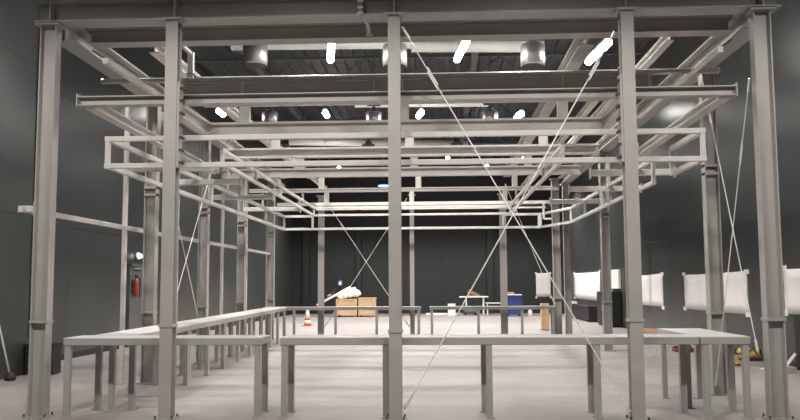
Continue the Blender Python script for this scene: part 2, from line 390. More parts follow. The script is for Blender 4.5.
# -- short outrigger arms
for i, (x0, x1, y, z, s) in enumerate(((-4.75, -3.4, 12.3, 3.4, 'nearest on the extinguisher side'), (-4.8, -3.5, 14.2, 3.42, 'second on the extinguisher side'), (-4.85, -3.5, 17.0, 3.45, 'third on the extinguisher side'),
                               (-4.95, -3.5, 20.3, 3.5, 'farthest on the extinguisher side'), (2.48, 3.85, 13.6, 3.42, 'nearest on the white-sheet side'), (2.48, 3.85, 15.9, 3.42, 'second on the white-sheet side'), (2.48, 3.85, 18.6, 3.45, 'farthest on the white-sheet side'))):
    t = thing('outrigger_arm', f'short level arm between side rails and inner beam, {s}', 'arm', ((x0 + x1) / 2, y, z), 'short outrigger arms')
    MB().bar((x0, y, z), (x1, y, z), .1, .1).build('arm', 'rail', t)
    for x in (x0, x1): MB().box(x - .008, x + .008, y - .08, y + .08, z - .09, z + .09).build('end_plate', 'steel', t)

# -- hanging rail frames (double rails with uprights)
def rail_frame(label, pts, zt, zb, s, ups, hangers=(), notop=()):
    """ups = bays between uprights on each run; notop = runs that have a bottom rail only"""
    t = thing('rail_frame', label, 'rail', pts[0] + (zb,), 'double hanging rails')
    runs = list(zip(pts, pts[1:]))
    for z, nm in ((zt, 'top_rail'), (zb, 'bottom_rail')):
        mb = MB()
        for k, (a, b) in enumerate(runs):
            if nm == 'top_rail' and k in notop: continue
            a3, b3 = V((*a, z)), V((*b, z)); d = (b3 - a3).normalized() * (s / 2) * (1 if k % 2 == 0 else -1)
            mb.bar(a3 - d, b3 + d, s, s)
        mb.build(nm, 'rail', t)
    done = set()
    for (a, b), n in zip(runs, ups):
        a, b = V(a), V(b)
        for k in range(n + 1) if n else ():
            p = a.lerp(b, k / n); key = (round(p.x, 2), round(p.y, 2))
            if key in done: continue
            done.add(key)
            MB().bar((p.x, p.y, zb + s / 2), (p.x, p.y, zt - s / 2), s * .9, s * .9, up=(0, 1, 0)).build('upright', 'rail', t)
    for x, y, z1 in hangers:
        MB().bar((x, y, zt + s / 2), (x, y, z1), .05, .05, up=(0, 1, 0)).build('hanger', 'rail', t)
    return t
rail_frame('wide outer double rail hanging below the canopy and running back along the extinguisher side', [(2.66, 22.3), (1.7, 22.3), (-3.5, 22.3), (-4.29, 22.3), (-4.25, 10.22), (3.25, 10.22), (3.25, 11.6)], 3.48, 3.13, .065, (1, 0, 1, 5, 1, 1),
           ((-4.25, 12.9, 3.91), (-4.26, 16.2, 3.91), (-4.27, 19.5, 3.83)), (1,))
rail_frame('outer double rail on the white-sheet side with an angled far corner', [(3.25, 12.6), (3.25, 20.6), (2.70, 22.25)], 3.48, 3.13, .06, (4, 1), ((3.25, 13.6, 3.91), (3.25, 15.9, 3.91)))
rail_frame('narrow inner double rail hanging in the middle of the frame', [(-3.25, 12.0), (-3.31, 21.3), (1.80, 21.3), (1.80, 12.0)], 3.62, 3.42, .055, (4, 1, 4),
           ((-3.26, 14.0, 3.80), (-3.28, 16.5, 3.79), (-3.30, 19.5, 3.83), (1.8, 14.0, 3.80), (1.8, 16.5, 3.79), (1.8, 19.5, 3.83)))
t = thing('bar_panel', 'pale flat double bar above the far end of the inner rail', 'rail', (-.3, 21.6, 3.72))
MB().bar((-3.3, 21.6, 3.73), (2.75, 21.6, 3.73), .06, .07).build('bar', 'rail', t)
MB().bar((-3.3, 21.6, 3.6), (2.75, 21.6, 3.6), .05, .04).build('bar', 'rail', t)
MB().bar((2.7, 21.6, 3.3), (2.7, 21.6, 3.72), .05, .05, up=(0, 1, 0)).build('end_drop', 'rail', t)
MB().bar((2.7, 21.6, 3.3), (2.9, 21.6, 3.3), .05, .05).build('end_foot', 'rail', t)

# -- bracing rods with turnbuckles
def brace(p0, p1, label, r=.0075, tb=.22):
    p0, p1 = V(p0), V(p1); d = (p1 - p0).normalized()
    t = thing('bracing_rod', label, 'bracing rod', (p0 + p1) / 2, 'diagonal bracing rods')
    MB().rod(p0, p1, r, 8).build('rod', 'zinc', t)
    c = p0 + (p1 - p0) * tb
    MB().rod(c - d * .16, c + d * .16, r * 1.0, 8).bar(c - d * .13 + V((0, 0, .03)), c + d * .13 + V((0, 0, .03)), .016, .014).bar(c - d * .13 - V((0, 0, .03)), c + d * .13 - V((0, 0, .03)), .016, .014).build('turnbuckle', 'zinc', t)
    for p, s in ((p0, 1), (p1, -1)):
        MB().rod(p, p + d * s * .17, r * 2.1, 8).build('clevis', 'zinc', t)
    return t
brace((-.45, 9.92, 4.78), (2.2, 9.92, .1), 'bracing rod falling from the middle front post to the foot of the next post', tb=.14)
brace((2.16, 9.97, 4.68), (-.45, 9.97, .12), 'bracing rod falling from high on the rod-foot post to the middle post foot', tb=.1)
brace((3.84, 12.05, 4.72), (3.84, 10.3, .75), 'side bracing rod falling forward to the corner column by the yellow coil')
brace((3.88, 10.3, 4.15), (3.88, 12.05, .15), 'side bracing rod falling back from the corner column by the yellow coil')
brace((-3.5, 24.55, 4.2), (-.95, 24.55, .35), 'far bracing rod falling from the post nearest the traffic cone')
brace((-1.0, 24.65, 4.2), (-3.5, 24.65, .35), 'far bracing rod rising to the post at the far counter gap')
brace((1.95, 24.6, 4.6), (3.35, 24.6, 1.0), 'thin far bracing rod beside the blue bin', r=.008)
brace((-4.75, 13.75, 3.9), (-4.86, 16.75, .4), 'side bracing rod between the first and second columns along the side counter', r=.009)
brace((-4.78, 16.75, 3.9), (-4.75, 13.75, .4), 'crossing side bracing rod behind the first column along the side counter', r=.009)

# ------------------------------------------------------------------ counters
ZTOP = .965
def counter(label, corners, legs, group='grey steel counter frames'):
    """corners: four (x, y) in order; legs: list of (x, y)"""
    cx = sum(c[0] for c in corners) / 4; cy = sum(c[1] for c in corners) / 4
    t = thing('counter_frame', label, 'counter', (cx, cy, 0), group)
    mb = MB(); bm = mb.bm
    lo = [bm.verts.new((x, y, ZTOP - .012)) for x, y in corners]; hi = [bm.verts.new((x, y, ZTOP)) for x, y in corners]
    for i in range(4): bm.faces.new((lo[i], lo[(i + 1) % 4], hi[(i + 1) % 4], hi[i]))
    bm.faces.new(lo[::-1]); bm.faces.new(hi)
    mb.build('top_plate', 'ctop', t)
    mb = MB(); c = V((cx, cy))
    ins = []
    for i in range(4):
        p = V(corners[i]); a = (V(corners[(i + 1) % 4]) - p).normalized(); b = (V(corners[i - 1]) - p).normalized()
        ins.append(p + (a + b) * .041)
    for i in range(4):
        a, b = ins[i], ins[(i + 1) % 4]; d = (b - a).normalized() * (.04 if i % 2 == 0 else -.041)
        mb.bar((*(a - d), ZTOP - .053), (*(b + d), ZTOP - .053), .08, .08)
    mb.build('apron_frame', 'counter', t)
    for x, y in legs:
        lg = MB().bar((x, y, .012), (x, y, ZTOP - .094), .074, .074, up=(0, 1, 0)).build('leg', 'counter', t)
        MB().box(x - .06, x + .06, y - .06, y + .06, 0, .012).build('foot_plate', 'counter', lg)
    return t
YF, YB = 10.04, 10.6
counter('front counter piece in the corner under the white-pole column', [(-4.67, YF), (-2.2, YF), (-2.2, YB), (-4.67, YB)], [(-4.625, YF + .05), (-2.25, YF + .05), (-2.26, YB - .05), (-4.25, YB - .05)])
counter('long front counter piece passing behind the middle post', [(-1.97, YF), (3.06, YF), (3.06, YB), (-1.97, YB)],
        [(-1.92, YF + .05), (-.68, YF + .05), (.57, YF + .05), (1.86, YF + .05), (-1.92, YB - .05), (.53, YB - .05), (1.86, YB - .05), (3.0, YB - .05)])
counter('short return counter beside the wide column near the yellow coil', [(3.08, YF), (3.66, YF), (3.64, 11.9), (3.06, 11.9)],
        [(3.14, YF + .05), (3.61, YF + .05), (3.11, 11.84), (3.59, 11.84), (3.16, 10.9), (3.61, 10.6)])
def wing(y): return -3.98 - (y - 10.6) * .04
ys = [10.62, 13.35, 16.0, 18.7, 21.4, 23.9]
for i, s in enumerate(('nearest the front, meeting the corner piece', 'second from the front', 'third from the front', 'fourth from the front', 'last, reaching the far counter')):
    a, b = ys[i] + .01, ys[i + 1] - .01
    mid = (a + b) / 2
    counter(f'piece of the long side counter, {s}', [(wing(a) - .55, a), (wing(a), a), (wing(b), b), (wing(b) - .55, b)],
            [(wing(y) - o, y) for y in (a + .05, mid, b - .05) for o in (.05, .5)], 'pieces of the long side counter')
counter('far counter piece before the wooden crates', [(-5.2, 23.95), (-.6, 23.95), (-.6, 24.42), (-5.2, 24.42)],
        [(x, 24.0) for x in (-5.1, -4.3, -3.08, -1.88, -.66)] + [(x, 24.36) for x in (-5.1, -.66)])
counter('far counter piece before the blue bin', [(-.34, 23.95), (3.3, 23.95), (3.3, 24.42), (-.34, 24.42)],
        [(x, 24.0) for x in (-.28, 1.07, 2.32, 3.22)] + [(x, 24.36) for x in (-.28, 3.22)])

# ------------------------------------------------------------------ ceiling: trusses, ducts, lamps
def roof_truss(y, label):
    t = thing('roof_truss', label, 'roof truss', (0, y, 8.3), 'dark open roof trusses')
    MB().bar((WL + .01, y, 8.2), (WR - .01, y, 8.2), .1, .09).build('bottom_chord', 'truss', t)
    MB().bar((WL + .01, y, 9.08), (WR - .01, y, 9.08), .12, .1).build('top_chord', 'truss', t)
    x = WL + .4; k = 0
    mb = MB()
    while x + 1.1 < WR:
        za, zb = (8.22, 9.05) if k % 2 == 0 else (9.05, 8.22)
        mb.bar((x, y, za), (x + 1.1, y, zb), .045, .045); x += 1.1; k += 1
    mb.build('web_bars', 'truss', t)
    return t
rt = roof_truss(20.5, 'dark roof truss nearest the camera, above the two bright front lamps')
for dy, s in ((6, 'second dark roof truss from the front'), (12, 'third dark roof truss from the front'), (18, 'fourth dark roof truss from the front'), (24, 'dark roof truss closest to the back wall')):
    dup(rt, (0, dy, 0), s)
for y0, s in ((-6.1, 'dark roof purlin running back above the drums on the extinguisher side'), (1.15, 'dark roof purlin running back above the drums on the white-sheet side')):
    tag(MB().ibeam((y0, 14, 8.95), (y0, 45.9, 8.95), .2, .22).build('roof_purlin', 'truss'), s, 'roof purlin')

def duct(name, p0, p1, r, label):
    t = thing(name, label, 'duct', (V(p0) + V(p1)) / 2, 'white ceiling ducts')
    MB().rod(p0, p1, r, 24).build('pipe', 'duct', t, False)
    n = max(2, int((V(p1) - V(p0)).length / 1.3))
    for i in range(n + 1):
        p = V(p0).lerp(V(p1), i / n)
        d = (V(p1) - V(p0)).normalized() * .02
        MB().rod(p - d, p + d, r * 1.06, 24).build('joint_band', 'duct', t)
    for i in (.15, .5, .85):
        p = V(p0).lerp(V(p1), i)
        MB().rod((p.x, p.y, p.z + r), (p.x, p.y, ZC + .01), .012, 6).build('hanger_rod', 'truss', t)
    return t
duct('round_duct', (-5.5, 21.2, 8.0), (-.75, 21.2, 7.95), .14, 'white round duct crossing high behind the bright lamps over the middle post')
duct('round_duct', (-.7, 21.4, 7.93), (2.75, 21.4, 7.86), .16, 'white round duct ending above the drum fitting near the rod-foot post')
duct('round_duct', (-2.8, 27.0, 7.62), (1.6, 27.0, 7.58), .1, 'white round duct in the second row, just under the canopy beam')
duct('round_duct', (-6.5, 35.0, 7.82), (1.2, 35.0, 7.6), .16, 'white round duct far back between the first and second cross trusses')

def linear_lamp(x, y, z, L, label, rot=0.0):
    t = thing('linear_lamp', label, 'lamp', (x, y, z), 'glowing tube lamps')
    dx, dy = math.sin(rot) * L / 2, math.cos(rot) * L / 2
    a, b = V((x - dx, y - dy, z)), V((x + dx, y + dy, z))
    MB().rod(a, b, .085, 16).ball(a, .085, .085, .085).ball(b, .085, .085, .085).build('diffuser', 'lamp', t, True)
    MB().bar(a + V((0, 0, .12)), b + V((0, 0, .12)), .12, .06).build('housing', 'drum', t)
    for s in (.2, .8):
        p = a.lerp(b, s)
        MB().rod((p.x, p.y, z + .14), (p.x, p.y, ZC - .002), .008, 6).build('suspension_wire', 'truss', t)
    return t

for x, y, z, L, rot, s in (
        (-2.56, 19.0, 7.14, 1.5, -0.15, 'first row, hanging alone between drum and middle post'),
        (.55, 19.0, 7.12, 1.7, -.12, 'first row, beside the end of the white duct'),
        (3.72, 19.0, 6.98, 1.6, -.1, 'first row, beside the top of the post at the rod foot'),
        (-7.1, 26.0, 7.2, .6, 0.0, 'second row, nearest the extinguisher wall'),
        (-3.66, 26.0, 7.1, .5, 0.0, 'second row, midway between two drums'),
        (-.62, 26.0, 7.05, .6, -.2, 'second row, just past the middle post'),
        (2.54, 26.0, 6.95, .6, -.2, 'second row, above the crossing of the tall bracing rods'),
        (5.5, 26.0, 7.0, .6, 0.0, 'second row, nearest the white-sheet wall'),
        (-4.81, 34.0, 7.2, .6, 0.0, 'far row, under the long far duct'),
        (.35, 36.5, 7.2, .5, 0.0, 'far row, past the middle post'),
        (3.6, 36.5, 7.2, .5, 0.0, 'far row, nearest the white-sheet wall'),
        (-5.2, 42.0, 7.6, .6, 0.0, 'last row, high above the crates'),
        (2.4, 42.0, 7.6, .6, 0.0, 'last row, high above the blue bin')):
    linear_lamp(x, y, z, L, 'glowing tube lamp in ' + s, rot)
# the same lamps go on over the viewer's end of the hall
for y in (13.6,):
    for k, x in enumerate((-4.0, -.4, 3.2)):
        linear_lamp(x, y, 7.1, 1.6, 'glowing tube lamp over the open floor in front of the steel frame')

def drum(x, y, z, r, h, label, power=800, cone=142, blend=.45):
    t = thing('drum_fitting', label, 'ceiling fitting', (x, y, z), 'hanging metal drums')
    MB().lathe((x, y, z), [(r * .93, -h / 2), (r, -h / 2 + .02), (r, h / 2 - .03), (r * .92, h / 2)], 28).build('housing', 'drum', t, True)
    MB().lathe((x, y, z), [(r * .9, -h / 2 - .012), (r * .9, -h / 2 + .001)], 28).build('louvre', 'black', t)
    MB().lathe((x, y, z + h / 2), [(r * .55, 0), (r * .5, .1), (r * .2, .16)], 20).build('top_cap', 'truss', t)
    MB().rod((x, y, z + h / 2 + .1), (x, y, ZC + .01), .025, 8).build('stem', 'truss', t)
    MB().box(x - r * .8, x + r * .8, y - .04, y + .04, z + h / 2 + .2, z + h / 2 + .26).build('crossbar', 'truss', t)
    ld = bpy.data.lights.new('drum_light', 'SPOT'); ld.energy = power; ld.color = (1.0, .965, .92)
    ld.spot_size = math.radians(cone); ld.spot_blend = blend; ld.shadow_soft_size = r * .8
    lo = bpy.data.objects.new('drum_light', ld); COL.objects.link(lo); lo.location = (x, y, z - h / 2 - .03)
    lo.parent = t; lo.matrix_parent_inverse = Matrix.Translation(-V(t.location))
for x, y, z, r, h, s in ((-4.38, 19, 7.08, .29, .5, 'first row, nearest the extinguisher side'), (-1.04, 19, 6.99, .29, .5, 'first row, half hidden behind the middle front post'), (2.2, 19, 6.94, .29, .5, 'first row, under the end of the white duct'),
                         (-5.49, 26, 6.98, .26, .42, 'second row, nearest the extinguisher side'), (-2.11, 26, 6.93, .26, .42, 'second row, just before the middle post'), (1.61, 26, 6.9, .26, .42, 'second row, between the tall bracing rods')):
    drum(x, y, z, r, h, 'metal drum fitting hanging in the ' + s)
for y, z, pw, xs, s in ((33.0, 7.1, 1100, (-6.4, -2.9, .7, 4.2), 'third row'), (40.0, 7.1, 1050, (-6.0, -2.2, 1.6, 5.0), 'last row')):
    for k, x in enumerate(xs):
        drum(x, y, z, .26, .42, f'metal drum fitting in the {s}, {("first", "second", "third", "fourth")[k]} from extinguisher side', pw)
for y, pw in ((12.5, 560), (5.0, 700)):
    for x in (-5.9, -2.2, 1.4, 5.3):
        drum(x, y, 7.0, .31, .5, 'metal drum fitting over the open floor in front of the steel frame', pw, 138 if y > 8 else 151, .5 if y > 8 else .26)
t = thing('blue_spot_lamp', 'small blue lit lamp hanging high near the back wall', 'lamp', (-3.05, 44, 7.1))
MB().lathe((-3.05, 44, 6.95), [(.34, 0), (.3, .12), (.12, .3)], 16).build('shade', 'hat', t, True)
MB().lathe((-3.05, 44, 6.9), [(.3, 0), (.3, .06)], 16).build('lens', 'bluelamp', t)
MB().rod((-3.05, 44, 7.24), (-3.05, 44, ZC + .01), .02, 8).build('stem', 'truss', t)

# ------------------------------------------------------------------ sheets on the walls
def sheet(label, wall, a0, a1, z0, z1, mark=False):
    """paper taped flat to a wall, a little wrinkled; a = Y along the right wall, X along the back wall"""
    rnd = random.Random(int(a0 * 100))
    n, k = 14, 5
    c = ((WR - .01, (a0 + a1) / 2) if wall == 'right' else ((a0 + a1) / 2, WB - .01))
    t = thing('wall_sheet', label, 'paper sheet', (*c, z0), 'white sheets taped to the walls')
    def P(u, v, dpt): return (WR - dpt, u, v) if wall == 'right' else (u, WB - dpt, v)
    cz = [rnd.uniform(-.03, .03) for _ in range(4)]
    mb = MB(); bm = mb.bm; F = []; B = []
    for i in range(n + 1):
        f, g = [], []
        for j in range(k + 1):
            u, v = i / n, j / k
            z = z0 + (z1 - z0) * v + (cz[0] * (1 - u) + cz[1] * u) * (1 - v) + (cz[2] * (1 - u) + cz[3] * u) * v - (.012 * math.sin(PI * u) * v)
            w = .014 + .01 * rnd.random()
            f.append(bm.verts.new(P(a0 + (a1 - a0) * u, z, w))); g.append(bm.verts.new(P(a0 + (a1 - a0) * u, z, .002)))
        F.append(f); B.append(g)
    for i in range(n):
        for j in range(k):
            bm.faces.new((F[i][j], F[i + 1][j], F[i + 1][j + 1], F[i][j + 1])); bm.faces.new((B[i][j], B[i][j + 1], B[i + 1][j + 1], B[i + 1][j]))
    for i in range(n):
        bm.faces.new((F[i][0], B[i][0], B[i + 1][0], F[i + 1][0])); bm.faces.new((F[i][k], F[i + 1][k], B[i + 1][k], B[i][k]))
    for j in range(k):
        bm.faces.new((F[0][j], F[0][j + 1], B[0][j + 1], B[0][j])); bm.faces.new((F[n][j], B[n][j], B[n][j + 1], F[n][j + 1]))
    mb.build('paper', 'paper', t, True)
    s = .12 if wall == 'right' else .045
    for u in (a0, a1):
        for v in (z0, z1):
            q = [P(u - s, v - .05, .03), P(u + s, v + .05, .002)]
            lo = [min(a, b) for a, b in zip(*q)]; hi = [max(a, b) for a, b in zip(*q)]
            MB().box(lo[0], hi[0], lo[1], hi[1], lo[2], hi[2], .001).build('tape', 'tape', t)
    if mark:
        um = a0 + (a1 - a0) * .52
        MB().tube([P(um - .5 + .1 * i, z1 - .28 - .03 * math.sin(i * 1.3) - .01 * i, .028) for i in range(8)], .006, 5).build('pencil_line', 'steel', t)
    return t
sheet('white sheet on the side wall above the low black case', 'right', 12.6, 16.2, 1.02, 1.88)
sheet('widest white sheet, half behind the first side column, with a faint pencil line', 'right', 18.13, 22.7, .92, 1.84, True)
sheet('white sheet seen right beside the slim front post at the rod foot', 'right', 24.9, 28.9, .88, 1.88)
sheet('tall white sheet beside the black locker, seen before the second side column', 'right', 34.6, 41.2, .9, 2.12)
sheet('narrow white sheet taped alone on the back wall corner', 'back', 5.25, 6.05, .86, 2.2)
t = thing('notice_board', 'small white board fixed on the wall just above the black locker', 'board', (WR, 31.7, 1.5))
MB().box(WR - .1, WR - .01, 30.6, 33.0, 1.45, 2.12).build('board', 'white', t)
MB().box(WR - .14, WR - .01, 30.55, 33.05, 1.41, 1.46).build('tray', 'white', t)
t = thing('locker', 'black floor-standing locker under the small white board', 'locker', (6.3, 31.7, 0))
MB().box(6.12, WR - .02, 30.6, 32.8, .06, 1.3).build('body', 'black', t)
MB().box(6.095, 6.12, 30.65, 31.68, .1, 1.26).build('door', 'black', t)
MB().box(6.095, 6.12, 31.72, 32.75, .1, 1.26).build('door', 'black', t)
MB().bar((6.08, 31.6, .6), (6.08, 31.6, .8), .03, .03).build('handle', 'zinc', t)
MB().box(6.15, WR - .05, 30.65, 32.75, 0, .06).build('plinth', 'black', t)
t = thing('switch_box', 'small white box standing on the black locker', 'box', (6.3, 31.2, 1.3))
MB().box(6.2, 6.35, 31.0, 31.3, 1.3, 1.4).build('body', 'white', t)
MB().box(6.19, 6.2, 31.05, 31.25, 1.32, 1.38).build('front_cover', 'white', t)
def case(name, x0, x1, y0, y1, h, label, n=3):
    t = thing(name, label, 'case', ((x0 + x1) / 2, (y0 + y1) / 2, 0))
    MB().box(x0, x1, y0, y1, .05, h * .78).build('body', 'black', t)
    MB().box(x0 - .01, x1, y0 - .01, y1 + .01, h * .785, h).build('lid', 'black', t)
    for y in (y0 + .12, y1 - .12):
        for x in (x0 + .08, x1 - .08):
            MB().rod((x - .02, y, .03), (x + .02, y, .03), .03, 10).build('castor', 'rubber', t)
    for i in range(n):
        y = y0 + (y1 - y0) * (i + .5) / n
        MB().box(x0 - .022, x0 - .01, y - .04, y + .04, h * .72, h * .86).build('latch', 'zinc', t)
    return t
case('equipment_case', 6.32, 6.58, 12.6, 15.2, 1.03, 'black equipment case against the wall behind the wide corner column', 0)
case('equipment_case', 6.15, 6.56, 35.0, 41.0, .66, 'long low black case under the tall white sheet', 0)
t = thing('socket_strip', 'small white box lying on the long low black case', 'box', (6.3, 40.2, .66))
MB().box(6.2, 6.42, 39.4, 40.6, .66, .77).build('body', 'white', t)
MB().box(6.25, 6.37, 39.6, 40.4, .77, .78).build('sockets', 'steel', t)
t = thing('hand_lever', 'shiny silver lever with a pale cable lying before the black equipment case', 'tool', (6.2, 15.3, 0))
MB().bar((6.14, 15.22, .1), (6.28, 15.1, .34), .035, .05).build('lever', 'zinc', t)
MB().tube([(5.85, 15.6, .02), (6.0, 15.5, .05), (6.1, 15.32, .12), (6.14, 15.22, .14)], .016).build('cable', 'tape', t, True)
MB().box(6.06, 6.26, 15.02, 15.3, 0, .11).build('base_block', 'steel', t)

# yellow coil of webbing on a grey box, other small things along the sheet wall
t = thing('storage_box', 'small grey box on the floor under the yellow coil', 'box', (6.0, 16.5, 0))
MB().box(5.82, 6.2, 16.35, 16.65, 0, .13).build('body', 'steel', t)
MB().box(5.81, 6.21, 16.34, 16.66, .1, .135).build('lid', 'black', t)
t = thing('webbing_coil', 'yellow coil of webbing with black cord on the grey box', 'coil', (6.0, 16.5, .14))
mb = MB(); pts = []
for i in range(120):
    a = i / 120 * 2 * PI * 6; rr = .17 + .03 * math.sin(i * .37)
    pts.append((5.98 + rr * math.cos(a), 16.5 + rr * .8 * math.sin(a), .17 + .14 * i / 120 + .012 * math.sin(i * .9)))
mb.tube(pts, .032, 6).build('coil', 'yellow', t, True)
MB().tube([(5.8, 16.3, .16), (5.9, 16.28, .3), (6.0, 16.32, .35), (6.05, 16.3, .24), (6.12, 16.33, .33), (6.18, 16.4, .2)], .018, 6).build('cord', 'rubber', t, True)
t = thing('webbing_coil', 'smaller flat yellow coil on the floor beside the grey box', 'coil', (5.62, 16.4, 0))
pts = [(5.62 + (.13 - .0006 * i) * math.cos(i * .3), 16.4 + (.1 - .0005 * i) * math.sin(i * .3), .03 + .0016 * i) for i in range(90)]
MB().tube(pts, .028, 6).build('coil', 'yellow', t, True)
MB().bar((5.5, 16.42, .17), (5.74, 16.38, .18), .03, .02).build('strap_end', 'rubber', t)
t = thing('cardboard_roll', 'brown roll of cardboard on the floor beyond the return counter', 'roll', (6.0, 24.0, .15))
MB().rod((5.72, 24.1, .16), (6.3, 23.8, .16), .16, 20).build('roll', 'card', t)
MB().rod((5.715, 24.103, .16), (5.70, 24.11, .16), .08, 14).build('end_core', 'woodd', t)
t = thing('tool_tray', 'dark red tool tray on the floor beyond the return counter', 'tray', (5.65, 19.8, 0))
MB().box(5.45, 5.85, 19.6, 20.0, 0, .1).build('tray', 'darkred', t)
MB().bar((5.45, 19.8, .12), (5.85, 19.8, .12), .03, .03).bar((5.47, 19.8, .08), (5.47, 19.8, .13), .03, .03).bar((5.83, 19.8, .08), (5.83, 19.8, .13), .03, .03).build('handle', 'black', t)

# ------------------------------------------------------------------ things by the extinguisher side
p = struct(MB().box(WL + .01, -7.62, 7.0, 14.9, 0, ZC - .01, .001).build('wall_partition', 'wallx'))
t = thing('cable_run', 'thin cable running down the dark wall behind the white-pole corner column', 'cable', (-8.29, 16.3, 0))
MB().tube([(-8.285, 16.3, 7.5), (-8.285, 16.32, 4), (-8.285, 16.28, 2), (-8.285, 16.3, .8)], .014, 6).build('cable', 'truss', t, True)
MB().box(-8.3, -8.24, 16.2, 16.4, .6, .8).build('socket', 'truss', t)
t = thing('floor_box', 'black case with a grey round handle beside the white floor pole', 'case', (-7.3, 14.9, 0))
MB().box(-7.58, -7.05, 14.75, 15.1, .02, .5).build('body', 'black', t)
MB().box(-7.59, -7.04, 14.74, 15.11, .5, .56).build('lid', 'black', t)
MB().tube([(-7.42 + .06 * math.cos(i * PI / 8), 14.73, .24 + .1 * math.sin(i * PI / 8)) for i in range(-4, 9)], .008, 6).build('handle', 'truss', t, True)
MB().box(-7.46, -7.28, 14.733, 14.74, .515, .535).build('label_strip', 'steel', t)
t = thing('floor_pole', 'white pole with a black rubber foot leaning back against the dark wall', 'pole', (-7.38, 13.9, 0))
MB().rod((-7.385, 13.9, .1), (-7.6, 13.5, 1.75), .017, 10).build('pole', 'white', t, True)
MB().lathe((-7.38, 13.9, 0), [(.07, 0), (.10, .03), (.09, .08), (.04, .14)], 16).build('rubber_foot', 'rubber', t, True)

# ------------------------------------------------------------------ far end of the hall
t = thing('traffic_cone', 'orange traffic cone with a white collar on the floor', 'cone', (-5.27, 32.4, 0))
MB().box(-5.46, -5.08, 32.21, 32.59, 0, .04).build('base', 'orange', t)
MB().lathe((-5.27, 32.4, .04), [(.15, 0), (.03, .66), (.02, .67)], 20).build('cone', 'orange', t, True)
MB().lathe((-5.27, 32.4, .3), [(.108, 0), (.049, .32)], 20).build('collar', 'white', t, True)
MB().lathe((-5.27, 32.4, .1), [(.146, 0), (.122, .12)], 20).build('collar', 'white', t, True)
def crate(x0, x1, y0, y1, h, label):
    t = thing('wooden_crate', label, 'crate', ((x0 + x1) / 2, (y0 + y1) / 2, 0), 'pale wooden crates')
    MB().box(x0 + .02, x1 - .02, y0 + .02, y1 - .02, .1, h - .02).build('body', 'wood', t)
    MB().box(x0, x1, y0, y1, h - .04, h).build('lid', 'wood', t)
    for x in (x0 + .05, x1 - .05):
        MB().box(x - .05, x + .05, y0 - .005, y0 + .03, .1, h - .04).build('corner_board', 'wood', t)
        MB().box(x - .05, x + .05, y0, y1, 0, .1).build('skid', 'woodd', t)
    return t
crate(-5.25, -4.2, 41.0, 41.9, .9, 'wooden crate carrying the heap of white plastic film')
crate(-4.12, -3.28, 41.0, 41.9, .96, 'wooden crate with a bare top beside the other crate')
mb = MB(); rnd = random.Random(3)
for i in range(11):
    mb.ball((-5.05 + .08 * i, 41.42 + rnd.uniform(-.15, .15), 1.0 + (.03 + .02 * i) * 1.2 * (1 if i < 9 else .6) + rnd.uniform(-.02, .06)), rnd.uniform(.2, .28), .26, rnd.uniform(.17, .26), 10, 7)
o = mb.build('film_heap', 'bag', None, True)
rm = o.modifiers.new('r', 'REMESH'); rm.mode = 'VOXEL'; rm.voxel_size = .05
dm = o.modifiers.new('d', 'DISPLACE'); tx = bpy.data.textures.new('crumple', 'CLOUDS'); tx.noise_scale = .18; dm.texture = tx; dm.strength = .12; dm.mid_level = .7
tag(o, 'heaped white plastic film lying on the crate in front of the person', 'plastic film')
t = thing('white_tube', 'long white tube held by the person, its end resting on the plastic heap', 'tube', (-5.3, 41.3, 1.2))
MB().rod((-6.15, 40.9, .62), (-4.55, 41.35, 1.5), .06, 12).build('tube', 'white', t, True)
MB().rod((-6.15, 40.9, .62), (-6.18, 40.89, .60), .065, 12).build('end_cap', 'white', t)

# person: one continuous skinned body, clothes as children
def skin_mesh(name, joints, edges, mat, parent, sub=2):
    me = bpy.data.meshes.new(name); me.from_pydata([j[0] for j in joints], edges, []); me.update()
    o = bpy.data.objects.new(name, me); COL.objects.link(o); me.materials.append(M[mat])
    md = o.modifiers.new('skin', 'SKIN')
    for i, j in enumerate(joints):
        me.skin_vertices[0].data[i].radius = (j[1], j[1] * (j[2] if len(j) > 2 else 1))
        me.skin_vertices[0].data[i].use_root = (i == 0)
    ss = o.modifiers.new('sub', 'SUBSURF'); ss.levels = sub; ss.render_levels = sub
    md.use_smooth_shade = True
    o.parent = parent; o.matrix_parent_inverse = Matrix.Translation(-V(parent.location))
    return o
px, py = -5.18, 42.35
t = thing('person', 'person in a dark jacket and blue hood standing behind the wooden crate', 'person', (px, py, 0))
def J(x, y, z, r, k=1): return ((px + x, py + y, z), r, k)
torso = [J(0, 0, .95, .15, .8), J(0, -.03, 1.12, .145, .8), J(0, -.08, 1.3, .165, .75), J(.0, -.12, 1.44, .13, .8), J(0, -.15, 1.52, .06), J(0, -.18, 1.62, .095, 1.1), J(0, -.19, 1.70, .098, 1.1), J(0, -.18, 1.77, .07)]
armL = [J(-.2, -.12, 1.42, .062), J(-.33, -.25, 1.2, .05), J(-.46, -.5, 1.1, .04), J(-.52, -.62, 1.08, .042), J(-.55, -.7, 1.06, .025)]
armR = [J(.2, -.12, 1.42, .062), J(.3, -.3, 1.24, .05), J(.22, -.58, 1.27, .04), J(.18, -.7, 1.29, .042), J(.15, -.77, 1.3, .025)]
legL = [J(-.1, 0, .88, .095), J(-.11, -.03, .5, .065), J(-.12, .02, .1, .045), J(-.12, -.1, .04, .04), J(-.12, -.17, .035, .035)]
legR = [J(.1, 0, .88, .095), J(.11, -.03, .5, .065), J(.12, .02, .1, .045), J(.12, -.1, .04, .04), J(.12, -.17, .035, .035)]
jl = torso + armL + armR + legL + legR
